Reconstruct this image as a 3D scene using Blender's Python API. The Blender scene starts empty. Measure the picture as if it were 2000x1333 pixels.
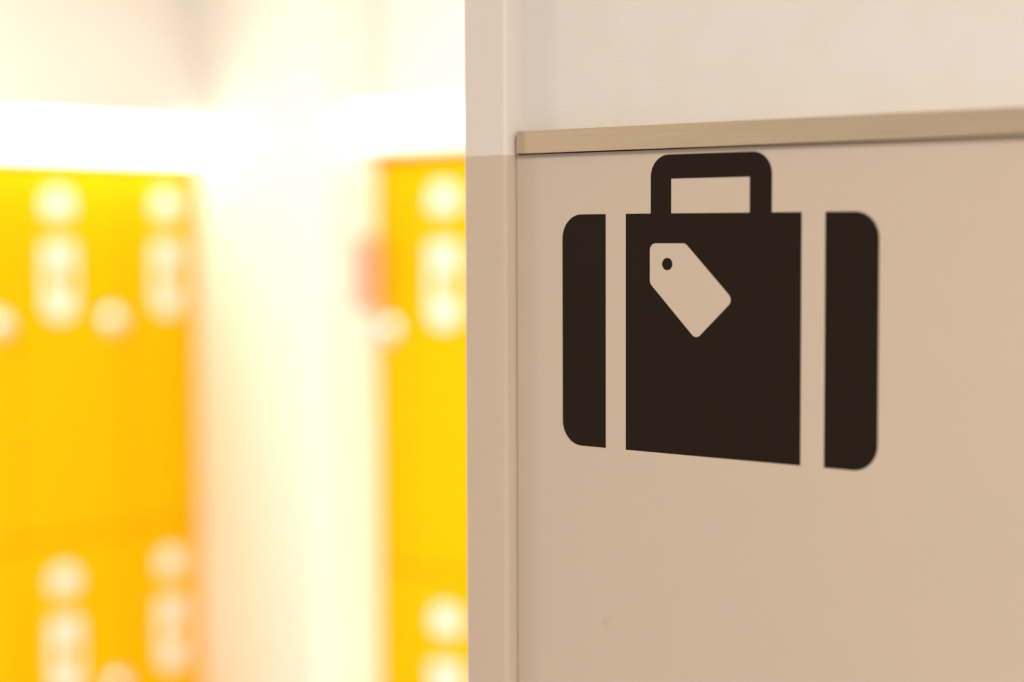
import bpy, bmesh, math
from mathutils import Matrix, Vector

scene = bpy.context.scene
C = scene.collection

# ------------------------------------------------------------------ camera
F_PX, YAW, PITCH, ROLL = 3654.0, 0.70575, 0.05863, -0.00345
CAM = Vector((0.0, -0.85, 1.70))
fwd = Vector((-math.sin(YAW)*math.cos(PITCH), math.cos(YAW)*math.cos(PITCH), -math.sin(PITCH)))
r0 = Vector((math.cos(YAW), math.sin(YAW), 0.0))
u0 = r0.cross(fwd)
right = math.cos(ROLL)*r0 + math.sin(ROLL)*u0
up = -math.sin(ROLL)*r0 + math.cos(ROLL)*u0
cd = bpy.data.cameras.new('camera')
cam = bpy.data.objects.new('camera', cd); C.objects.link(cam)
M = Matrix((right, up, -fwd)).transposed().to_4x4(); M.translation = CAM
cam.matrix_world = M
cd.sensor_width = 36.0
cd.lens = F_PX/2000.0*36.0
cd.clip_start = 0.02
cd.dof.use_dof = True
cd.dof.focus_distance = 1.062
cd.dof.aperture_fstop = 2.45
scene.camera = cam

# ------------------------------------------------------------------ world, lights, exposure
w = bpy.data.worlds.new('world'); scene.world = w; w.use_nodes = True
bg = w.node_tree.nodes['Background']
bg.inputs[0].default_value = (1.0, 0.915, 0.85, 1); bg.inputs[1].default_value = 0.64

def area(name, loc, target, sx, sy, power, col, spread=180):
    d = bpy.data.lights.new(name, 'AREA'); d.shape = 'RECTANGLE'; d.size = sx; d.size_y = sy
    d.energy = power; d.color = col; d.spread = math.radians(spread)
    o = bpy.data.objects.new(name, d); C.objects.link(o)
    o.location = loc
    o.rotation_euler = (Vector(target)-Vector(loc)).to_track_quat('-Z', 'Y').to_euler()
    return o
WARM = (1.0, 0.93, 0.86)
NEUTRAL = (1.0, 0.935, 0.89)
area('locker_room_ceiling_lamp', (0.0, 0.60, 2.69), (0.0, 0.60, 0), 0.9, 0.6, 150, WARM)
area('locker_aisle_ceiling_lamp', (-3.05, 0.20, 2.69), (-3.05, 0.20, 0), 0.6, 0.6, 37, WARM)
area('passage_ceiling_lamp', (-2.95, -1.22, 2.66), (-2.95, -1.22, 0), 0.22, 0.22, 24, WARM)
area('hall_ceiling_lamp', (1.05, -1.15, 2.66), (1.05, -1.15, 0), 1.4, 0.6, 66, NEUTRAL)

vs = scene.view_settings
vs.view_transform = 'Standard'; vs.look = 'None'; vs.gamma = 1.0; vs.exposure = 0.0
vs.use_curve_mapping = False

# ------------------------------------------------------------------ materials
def mat(name, col, rough=0.5, metal=0.0, spec=0.5):
    m = bpy.data.materials.new(name); m.use_nodes = True
    b = m.node_tree.nodes['Principled BSDF']
    b.inputs['Base Color'].default_value = (*col, 1)
    b.inputs['Roughness'].default_value = rough
    b.inputs['Metallic'].default_value = metal
    b.inputs['Specular IOR Level'].default_value = spec
    return m, m.node_tree, b
def node(nt, t, **kw):
    n = nt.nodes.new(t)
    for k, v in kw.items(): setattr(n, k, v)
    return n
def objcoord(nt, scale=(1, 1, 1)):
    tc = node(nt, 'ShaderNodeTexCoord'); mp = node(nt, 'ShaderNodeMapping')
    mp.inputs['Scale'].default_value = scale
    nt.links.new(tc.outputs['Object'], mp.inputs['Vector'])
    return mp.outputs[0]
def noise(nt, vec, scale, detail=3.0, rough=0.5):
    n = node(nt, 'ShaderNodeTexNoise'); n.inputs['Scale'].default_value = scale
    n.inputs['Detail'].default_value = detail; n.inputs['Roughness'].default_value = rough
    nt.links.new(vec, n.inputs['Vector']); return n.outputs['Fac']
def bump(nt, b, fac, strength, dist):
    n = node(nt, 'ShaderNodeBump'); n.inputs['Strength'].default_value = strength
    n.inputs['Distance'].default_value = dist
    nt.links.new(fac, n.inputs['Height']); nt.links.new(n.outputs[0], b.inputs['Normal'])
def mix(nt, fac, a, c):
    n = node(nt, 'ShaderNodeMix', data_type='RGBA')
    if hasattr(fac, 'is_linked'): nt.links.new(fac, n.inputs[0])
    else: n.inputs[0].default_value = fac
    for i, s in ((6, a), (7, c)):
        if hasattr(s, 'is_linked'): nt.links.new(s, n.inputs[i])
        else: n.inputs[i].default_value = (*s, 1)
    return n.outputs[2]
def ramp(nt, fac, lo, hi):
    n = node(nt, 'ShaderNodeMapRange'); n.inputs[1].default_value = lo; n.inputs[2].default_value = hi
    nt.links.new(fac, n.inputs[0]); return n.outputs[0]

OFFWHITE = (0.74, 0.70, 0.65)
TAN = (0.575, 0.475, 0.375)

def spots(nt, vec, lst):
    """soft round stains (x, z, rx, rz) on the wall plane, as one mask"""
    sep = node(nt, 'ShaderNodeSeparateXYZ'); nt.links.new(vec, sep.inputs[0])
    tot = None
    for (x, z, rx, rz) in lst:
        out = []
        for ch, c0, r in (('X', x, rx), ('Z', z, rz)):
            a = node(nt, 'ShaderNodeMath', operation='SUBTRACT'); nt.links.new(sep.outputs[ch], a.inputs[0]); a.inputs[1].default_value = c0
            d = node(nt, 'ShaderNodeMath', operation='DIVIDE'); nt.links.new(a.outputs[0], d.inputs[0]); d.inputs[1].default_value = r
            p = node(nt, 'ShaderNodeMath', operation='MULTIPLY'); nt.links.new(d.outputs[0], p.inputs[0]); nt.links.new(d.outputs[0], p.inputs[1])
            out.append(p.outputs[0])
        s = node(nt, 'ShaderNodeMath', operation='ADD'); nt.links.new(out[0], s.inputs[0]); nt.links.new(out[1], s.inputs[1])
        m = node(nt, 'ShaderNodeMapRange'); m.inputs[1].default_value = 1.0; m.inputs[2].default_value = 0.3
        nt.links.new(s.outputs[0], m.inputs[0])
        if tot is None: tot = m.outputs[0]
        else:
            t = node(nt, 'ShaderNodeMath', operation='MAXIMUM'); nt.links.new(tot, t.inputs[0]); nt.links.new(m.outputs[0], t.inputs[1]); tot = t.outputs[0]
    return tot

m_wall, nt, b = mat('off_white_wall_paint', OFFWHITE, 0.55, spec=0.3)
v = objcoord(nt)
nt.links.new(mix(nt, ramp(nt, noise(nt, v, 30, 4), .35, .65), OFFWHITE, (0.725, 0.685, 0.63)), b.inputs['Base Color'])
bump(nt, b, noise(nt, v, 420, 3, .6), 0.35, 0.0006)

m_room, nt, b = mat('white_room_paint', (0.88, 0.85, 0.80), 0.6, spec=0.3)
bump(nt, b, noise(nt, objcoord(nt), 300, 2), 0.15, 0.0005)

PAINT_Z = 1.70 + 0.0449
m_post, nt, b = mat('two_tone_post_paint', OFFWHITE, 0.45, spec=0.35)
v = objcoord(nt)
sep = node(nt, 'ShaderNodeSeparateXYZ'); nt.links.new(v, sep.inputs[0])
nz = noise(nt, v, 90, 2)
ad = node(nt, 'ShaderNodeMath', operation='MULTIPLY_ADD'); nt.links.new(nz, ad.inputs[0]); ad.inputs[1].default_value = 0.0012
nt.links.new(sep.outputs['Z'], ad.inputs[2])
nt.links.new(mix(nt, ramp(nt, ad.outputs[0], PAINT_Z+0.0004, PAINT_Z+0.0009), (0.555, 0.455, 0.358), (0.69, 0.635, 0.58)), b.inputs['Base Color'])
bump(nt, b, noise(nt, v, 260, 3, .6), 0.45, 0.0007)

m_panel, nt, b = mat('tan_laminate', TAN, 0.42, spec=0.4)
v = objcoord(nt)
base = mix(nt, ramp(nt, noise(nt, v, 7, 2), .3, .7), TAN, (0.56, 0.465, 0.37))
st = spots(nt, v, [(-0.6535, 1.70-0.2265, .0040, .0042), (-0.6505, 1.70-0.2235, .0022, .0028), (-0.585, 1.70-0.135, .0006, .0012)])
stn = node(nt, 'ShaderNodeMath', operation='MULTIPLY'); nt.links.new(st, stn.inputs[0]); nt.links.new(ramp(nt, noise(nt, v, 500, 2), .3, .7), stn.inputs[1])
stm = node(nt, 'ShaderNodeMath', operation='MULTIPLY'); nt.links.new(stn.outputs[0], stm.inputs[0]); stm.inputs[1].default_value = 0.30
nt.links.new(mix(nt, stm.outputs[0], base, (0.40, 0.32, 0.24)), b.inputs['Base Color'])
bump(nt, b, noise(nt, v, 160, 2), 0.05, 0.0005)

m_vinyl, nt, b = mat('dark_vinyl_film', (0.0165, 0.0103, 0.0062), 0.5, spec=0.08)
bump(nt, b, noise(nt, objcoord(nt), 350, 2), 0.06, 0.0003)

m_metal, nt, b = mat('brushed_aluminium', (0.58, 0.52, 0.44), 0.42, 1.0)
v = objcoord(nt, (14, 700, 4200))
n1 = noise(nt, v, 1.0, 3, .6)
nt.links.new(mix(nt, ramp(nt, n1, .3, .7), (0.56, 0.45, 0.315), (0.72, 0.575, 0.41)), b.inputs['Base Color'])
bump(nt, b, n1, 0.12, 0.0003)
m_underside_shade, _, _ = mat('painted_underside_shade', (0.008, 0.008, 0.008), 0.8, spec=0.1)  # near-black colour standing in for shade under the rail
m_caulk, nt, b = mat('grey_caulk_gap', (0.16, 0.13, 0.10), 0.8)
nt.links.new(mix(nt, ramp(nt, noise(nt, objcoord(nt, (1, 1, 1)), 26, 3), .42, .6), (0.36, 0.30, 0.235), (0.52, 0.43, 0.335)), b.inputs['Base Color'])

m_yellow, nt, b = mat('yellow_locker_enamel', (0.92, 0.435, 0.001), 0.6, spec=0.04)
bump(nt, b, noise(nt, objcoord(nt), 250, 2), 0.08, 0.0004)
m_carc, _, _ = mat('yellow_locker_carcass', (0.88, 0.415, 0.002), 0.5)
m_plate, _, _ = mat('white_plastic_plate', (0.86, 0.85, 0.80), 0.4)
m_chrome, nt, b = mat('polished_chrome', (0.86, 0.85, 0.82), 0.22, 1.0)
m_glue, _, _ = mat('dried_glue', (0.66, 0.57, 0.46), 0.3)
m_key, _, _ = mat('dark_key_slot', (0.02, 0.02, 0.02), 0.6)
m_red, _, _ = mat('dull_red_enamel', (0.70, 0.40, 0.30), 0.5)
m_housing, _, _ = mat('white_lamp_housing', (0.85, 0.84, 0.80), 0.45)
def lit(name, strength):
    m, nt, b = mat(name, (0.9, 0.9, 0.88), 0.4)
    b.inputs['Emission Color'].default_value = (1.0, 0.94, 0.84, 1); b.inputs['Emission Strength'].default_value = strength
    return m
m_lit_left, m_lit_right = lit('lit_diffuser_left_lamp', 6.0), lit('lit_diffuser_right_lamp', 1.9)
m_floor, nt, b = mat('pale_stone_floor', (0.50, 0.45, 0.38), 0.35)
nt.links.new(mix(nt, ramp(nt, noise(nt, objcoord(nt), 18, 5, .65), .35, .65), (0.52, 0.47, 0.40), (0.42, 0.38, 0.32)), b.inputs['Base Color'])

# ------------------------------------------------------------------ helpers
def link(name, me, m, parent=None):
    o = bpy.data.objects.new(name, me); C.objects.link(o)
    if m is not None: me.materials.append(m)
    if parent is not None: o.parent = parent
    return o
def add_box(bm, a, c, bev=0.0, seg=2):
    t = bmesh.new()
    bmesh.ops.create_cube(t, size=1.0)
    for vv in t.verts:
        vv.co = Vector([(a[i]+c[i])/2 + vv.co[i]*(c[i]-a[i]) for i in range(3)])
    if bev > 0:
        bmesh.ops.bevel(t, geom=t.edges[:], offset=bev, segments=seg, profile=0.5, affect='EDGES')
    me = bpy.data.meshes.new('t'); t.to_mesh(me); t.free(); bm.from_mesh(me); bpy.data.meshes.remove(me)
def box(name, a, c, m, parent=None, bev=0.0, seg=2):
    bm = bmesh.new(); add_box(bm, a, c, bev, seg)
    me = bpy.data.meshes.new(name); bm.to_mesh(me); bm.free()
    return link(name, me, m, parent)
def boxes(name, lst, m, parent=None):
    bm = bmesh.new()
    for a, c in lst: add_box(bm, a, c)
    me = bpy.data.meshes.new(name); bm.to_mesh(me); bm.free()
    return link(name, me, m, parent)
def rounded(pts, rad, n=10):
    """polygon with rounded corners; rad a number or one per corner"""
    out = []; k = len(pts)
    for i in range(k):
        p = Vector(pts[i]); a = Vector(pts[i-1]); c = Vector(pts[(i+1) % k])
        r = rad[i] if isinstance(rad, (list, tuple)) else rad
        if r <= 0: out.append(tuple(p)); continue
        d1 = (a-p).normalized(); d2 = (c-p).normalized()
        half = d1.angle(d2)/2
        t = r/math.tan(half); cen = p + (d1+d2).normalized()*(r/math.sin(half))
        s = p+d1*t-cen; e = p+d2*t-cen
        a0 = math.atan2(s.y, s.x); da = (math.atan2(e.y, e.x)-a0+math.pi) % (2*math.pi)-math.pi
        for j in range(n+1):
            ang = a0+da*j/n
            out.append((cen.x+r*math.cos(ang), cen.y+r*math.sin(ang)))
    return out
def circle(cx, cy, r, n=48):
    return [(cx+r*math.cos(2*math.pi*i/n), cy+r*math.sin(2*math.pi*i/n)) for i in range(n)]
def flat_mesh(name, loops, t):
    """a sheet with the outline loops[0] and holes loops[1:], in x/z, from y=0 to y=-t"""
    cu = bpy.data.curves.new('t', 'CURVE'); cu.dimensions = '2D'; cu.fill_mode = 'BOTH'; cu.extrude = t/2
    for lp in loops:
        s = cu.splines.new('POLY'); s.points.add(len(lp)-1); s.use_cyclic_u = True
        for p, q in zip(s.points, lp): p.co = (q[0], q[1], 0, 1)
    ob = bpy.data.objects.new('t', cu)
    C.objects.link(ob)
    dg = bpy.context.evaluated_depsgraph_get()
    me = bpy.data.meshes.new_from_object(ob.evaluated_get(dg)); me.name = name
    bpy.data.objects.remove(ob); bpy.data.curves.remove(cu)
    # curve x,y,z -> world x, z, -y
    me.transform(Matrix(((1, 0, 0, 0), (0, 0, -1, -t/2), (0, 1, 0, 0), (0, 0, 0, 1))))
    me.materials.clear(); me.update()
    return me
def rect(x0, z0, x1, z1): return [(x0, z0), (x1, z0), (x1, z1), (x0, z1)]
def lathe_mesh(name, prof, n=28):
    """prof of (radius, depth): turned about -y"""
    bm = bmesh.new(); rings = []
    for r, d in prof:
        rings.append([bm.verts.new((r*math.cos(2*math.pi*i/n), -d, r*math.sin(2*math.pi*i/n))) for i in range(n)])
    for a, c in zip(rings, rings[1:]):
        for i in range(n): bm.faces.new((a[i], a[(i+1) % n], c[(i+1) % n], c[i]))
    bm.faces.new(rings[-1])
    bmesh.ops.recalc_face_normals(bm, faces=bm.faces)
    me = bpy.data.meshes.new(name); bm.to_mesh(me); bm.free()
    for p in me.polygons: p.use_smooth = True
    return me
def struct(o): o['kind'] = 'structure'; return o
def tag(o, label, cat, group=None):
    o['label'] = label; o['category'] = cat
    if group: o['group'] = group
    return o
def empty(name, loc, rz=0.0):
    o = bpy.data.objects.new(name, None); C.objects.link(o)
    o.location = loc; o.rotation_euler = (0, 0, rz); o.empty_display_size = 0.1
    return o

# ------------------------------------------------------------------ setting
H = 2.72
struct(box('floor', (-4.4, -3.2, -0.1), (2.2, 2.75, 0.0), m_floor))
struct(box('ceiling', (-4.4, -3.2, H), (2.2, 2.75, H+0.1), m_room))
LOCK_TOP = 1.868
XL, YR = -3.70, 2.07            # front planes of the two locker banks
# wall behind the left bank, and the bulkhead over it
struct(boxes('wall_left', [((-4.4, -3.2, 0), (-4.22, 2.75, H)), ((-4.22, -3.2, LOCK_TOP+0.004), (XL, 2.75, H))], m_room))
struct(boxes('wall_back', [((-4.22, 2.60, 0), (2.2, 2.75, H)), ((-3.13, YR, LOCK_TOP+0.004), (2.2, 2.60, H))], m_room))
PX0, PX1 = -3.262, -2.872
# corner pillar in two pieces, splayed to keep its shadow off the left bank
def prism(name, pp, bev_first):
    n = len(pp); bm = bmesh.new()
    lo = [bm.verts.new((x, y, 0)) for x, y in pp]; up_ = [bm.verts.new((x, y, H)) for x, y in pp]
    for k in range(n): bm.faces.new((lo[k], lo[(k+1) % n], up_[(k+1) % n], up_[k]))
    bm.faces.new(lo[::-1]); bm.faces.new(up_)
    bmesh.ops.recalc_face_normals(bm, faces=bm.faces)
    if bev_first:
        edge = [e for e in bm.edges if set(e.verts) == {lo[0], up_[0]}]
        bmesh.ops.bevel(bm, geom=edge, offset=0.012, segments=4, profile=0.5, affect='EDGES')
    me = bpy.data.meshes.new(name); bm.to_mesh(me); bm.free()
    return struct(link(name, me, m_room))
prism('pillar', [(PX1, 1.885), (PX1, YR-0.004), (-3.13, YR-0.004), (-3.13, 2.0)], True)
prism('pillar_left_part', [(-3.13, 2.0), (-3.13, 2.30), (-3.60, 2.262), (-3.6995, 2.2542)], False)  # left piece of the same pillar, carrying on its splayed face

# the wall that carries the sign: its plaster lies 5.6 mm behind the face of the panel
XS = -0.7211                    # side of the corner post
struct(box('wall_right', (-0.7535, 0.0056, 0), (2.2, 0.125, H), m_wall))
post = struct(box('trim_1', (-0.7543, -0.0094, 0), (XS, 0.0090, H), m_post, bev=0.0026, seg=4))
for p in post.data.polygons: p.use_smooth = True
try: post.data.set_sharp_from_angle(angle=math.radians(50))
except Exception: pass

# ------------------------------------------------------------------ panel, rail, sign
panel = box('wall_panel', (XS+0.0007, 0.0, 0.02), (2.15, 0.0056, 1.70+0.0500), m_panel, bev=0.0003, seg=1)
tag(panel, 'tan laminate wall panel behind the suitcase sign, below the metal rail', 'wall panel')
box('joint', (XS, 0.0008, 0.02), (XS+0.0007, 0.0054, 1.70+0.0495), m_caulk, panel)

Q = 0.0030
RX0 = -0.8477*0.85*(1-Q/0.85)
rb, rt = 1.70+0.0539*0.85*(1-Q/0.85), 1.70+0.0695*0.85*(1-Q/0.85)
rail = empty('metal_rail', (RX0, 0, rb))
box('rail_body', (0, -Q, 0.0), (2.15-RX0, 0.0054, rt-rb), m_metal, rail, bev=0.0003, seg=1)
box('underside_shade', (0.0004, -Q+0.0004, -0.0006), (2.15-RX0, -0.0001, 0.0), m_underside_shade, rail)  # dark strip put in for the shaded underside of the rail
tag(rail, 'brushed aluminium rail running along the wall above the suitcase sign', 'rail')

S = 0.85
ZC = 1.70
T = 0.00018
cx = -0.6841*S
top, bot = 0.0113*S, -0.1466*S
hw, si, so = 0.12215*S, 0.0679*S, 0.0850*S
R = 0.0165*S
sign = empty('suitcase_sign', (cx, 0, ZC+bot))
def spart(name, loops):
    loops = [[(x-cx, z-bot) for x, z in lp] for lp in loops]
    return link(name, flat_mesh(name, loops, T), m_vinyl, sign)
spart('case_end', [rounded([(cx-hw, bot), (cx-so, bot), (cx-so, top), (cx-hw, top)], [R, 0, 0, R], 16)])
spart('case_end', [rounded([(cx+so, bot), (cx+hw, bot), (cx+hw, top), (cx+so, top)], [0, R, R, 0], 16)])
tagpoly = rounded([(-0.6226, -0.0069), (-0.6226, -0.02944), (-0.59098, -0.06016), (-0.56625, -0.0377), (-0.59809, -0.0069)],
                  [0.0041, 0.0045, 0.0040, 0.0040, 0.0042], 10)
body = spart('case_body', [rect(cx-si, bot, cx+si, top), tagpoly])
hx = -0.6847*S; ho = 0.0468*S; hi = ho-0.0163*S; ht, hit = 0.0497*S, 0.0340*S; hr = 0.0143*S
spart('case_handle', [rounded([(hx-ho, top), (hx-hi, top), (hx-hi, hit), (hx+hi, hit), (hx+hi, top), (hx+ho, top), (hx+ho, ht), (hx-ho, ht)],
                              [0, 0, 0, 0, 0, 0, hr, hr], 14)])
spart('tag_eyelet', [circle(-0.7182*S, -0.0218*S, 0.0040*S)])
tag(sign, 'dark brown suitcase pictogram with luggage tag cut-out, stuck on tan wall panel', 'sign')

# dried drip of glue hanging below the rail
gx, gz = -0.7640*S, 0.0519*S
arc = [(gx+0.0017*math.cos(a), gz-0.0006+0.0019*math.sin(a)) for a in [math.pi*(1+k/12) for k in range(13)]]
arc += [(gx+0.0010*math.cos(a), gz-0.0006+0.0012*math.sin(a)) for a in [math.pi*(2-k/12) for k in range(13)]]
link('glue_drip', flat_mesh('glue_drip', [arc], 0.0004), m_glue, panel)

# ------------------------------------------------------------------ lockers
LW, LH, LD = 0.325, 0.90, 0.50
G = 0.0025
def make_locker():
    """origin at the lower left front corner; front faces -y, width along +x"""
    t = empty('luggage_locker', (0, 0, 0))
    bm = bmesh.new()
    for a, c in (((G/2, 0.02, G/2), (0.018, LD, LH-G/2)), ((LW-0.018, 0.02, G/2), (LW-G/2, LD, LH-G/2)),
                 ((0.018, 0.02, G/2), (LW-0.018, LD, 0.018)), ((0.018, 0.02, LH-0.018), (LW-0.018, LD, LH-G/2)),
                 ((0.018, LD-0.01, 0.018), (LW-0.018, LD, LH-0.018))): add_box(bm, a, c)
    me = bpy.data.meshes.new('cabinet'); bm.to_mesh(me); bm.free()
    link('cabinet', me, m_carc, t)
    door = box('door', (G, 0.0, G), (LW-G, 0.0195, LH-G), m_yellow, t, bev=0.003, seg=2)
    sx = 0.123
    zt = LH                                 # offsets below are from the top of the locker
    me = flat_mesh('number_plate', [rounded(rect(sx-0.038, zt-0.126, sx+0.038, zt-0.066), [0.010, 0.010, 0.032, 0.032], 8)], 0.004)
    link('number_plate', me, m_plate, t)
    outer = rounded(rect(sx-0.040, zt-0.372, sx+0.040, zt-0.190), [0.036, 0.036, 0.014, 0.014], 8)
    hole = rounded(rect(sx-0.020, zt-0.312, sx+0.030, zt-0.252), 0.010, 6)
    me = flat_mesh('lock_plate', [outer, hole], 0.006)
    lp = link('lock_plate', me, m_plate, t)
    me = flat_mesh('coin_slot', [rounded(rect(sx-0.004, zt-0.240, sx+0.004, zt-0.212), 0.002, 3)], 0.0008)
    o = link('coin_slot', me, m_key, lp); o.location = (0, -0.006, 0)
    kb = link('lock_knob', lathe_mesh('lock_knob', [(0.030, 0.0), (0.030, 0.004), (0.026, 0.007), (0.019, 0.009), (0.019, 0.026), (0.0165, 0.030), (0.006, 0.031)]), m_chrome, t)
    kb.location = (0.280, 0, zt-0.380)
    me = flat_mesh('keyhole', [rounded(rect(-0.0018, -0.008, 0.0018, 0.008), 0.0012, 3)], 0.0006)
    o = link('keyhole', me, m_key, kb); o.location = (0, -0.0308, 0)
    return t
def copy_tree(o, parent=None):
    c = o.copy(); C.objects.link(c); c.parent = parent
    for ch in list(o.children): copy_tree(ch, c)
    return c
proto = make_locker()
used = [False]
def place(loc, rz, label, group):
    o = copy_tree(proto) if used[0] else proto
    used[0] = True
    o.location = loc; o.rotation_euler = (0, 0, rz)
    tag(o, label, 'locker', group)
    return o
ZLO = LOCK_TOP-2*LH
# left bank: front faces +x, widths run towards +y
yl0 = 2.235-0.85
for k, n in enumerate(['cut by the left edge of the picture', 'in the middle of the left bank', 'of the left bank beside the white pillar']):
    for row, zz in (('upper', ZLO+LH), ('lower', ZLO)):
        place((XL, yl0+k*LW, zz), math.pi/2, 'yellow %s luggage locker %s' % (row, n), 'yellow luggage lockers')
# right bank: front faces -y
xr0 = -3.122
for k, n in enumerate(['right of the white pillar, partly hidden by it', 'next to the edge of the sign wall', 'of the right bank, hidden behind the sign wall']):
    for row, zz in (('upper', ZLO+LH), ('lower', ZLO)):
        place((xr0+k*LW, YR, zz), 0.0, 'yellow %s luggage locker %s' % (row, n), 'yellow luggage lockers')
# plinths carrying the banks
struct(box('baseboard_left', (-4.2, yl0, 0), (XL-0.03, yl0+3*LW, ZLO), m_key))
struct(box('baseboard_back', (xr0, YR+0.03, 0), (xr0+3*LW, YR+LD, ZLO), m_key))

# ------------------------------------------------------------------ strip lamps above the banks
def strip_lamp(loc, rz, length, label, m_lit):
    t = empty('strip_lamp', loc, rz)
    box('housing', (0, -0.030, 0.0), (length, 0.0, 0.085), m_housing, t, bev=0.004)
    box('diffuser', (0.002, -0.095, 0.004), (length-0.002, -0.030, 0.084), m_lit, t, bev=0.012, seg=3)
    box('hood', (0, -0.135, 0.085), (length, 0.0, 0.092), m_housing, t, bev=0.002)  # added to hold the diffuser's light off the wall above
    tag(t, label, 'lamp', 'strip lamps above the lockers')
strip_lamp((XL, 0.75, LOCK_TOP+0.008), math.pi/2, 1.45, 'white glowing strip lamp above the left yellow lockers', m_lit_left)
strip_lamp((PX1+0.002, YR, LOCK_TOP+0.008), 0.0, 1.2, 'white glowing strip lamp above the right yellow lockers, right of pillar', m_lit_right)

# small red box on the pillar's right-hand face
rbx = empty('wall_box', (PX1, 2.020, 1.70-0.165))
box('case', (0.0, -0.030, 0.0), (0.020, 0.030, 0.155), m_red, rbx, bev=0.005)
box('lid', (0.020, -0.027, 0.004), (0.025, 0.027, 0.151), m_red, rbx, bev=0.003)
tag(rbx, 'small dull red box fixed to the white pillar beside right lockers', 'box')
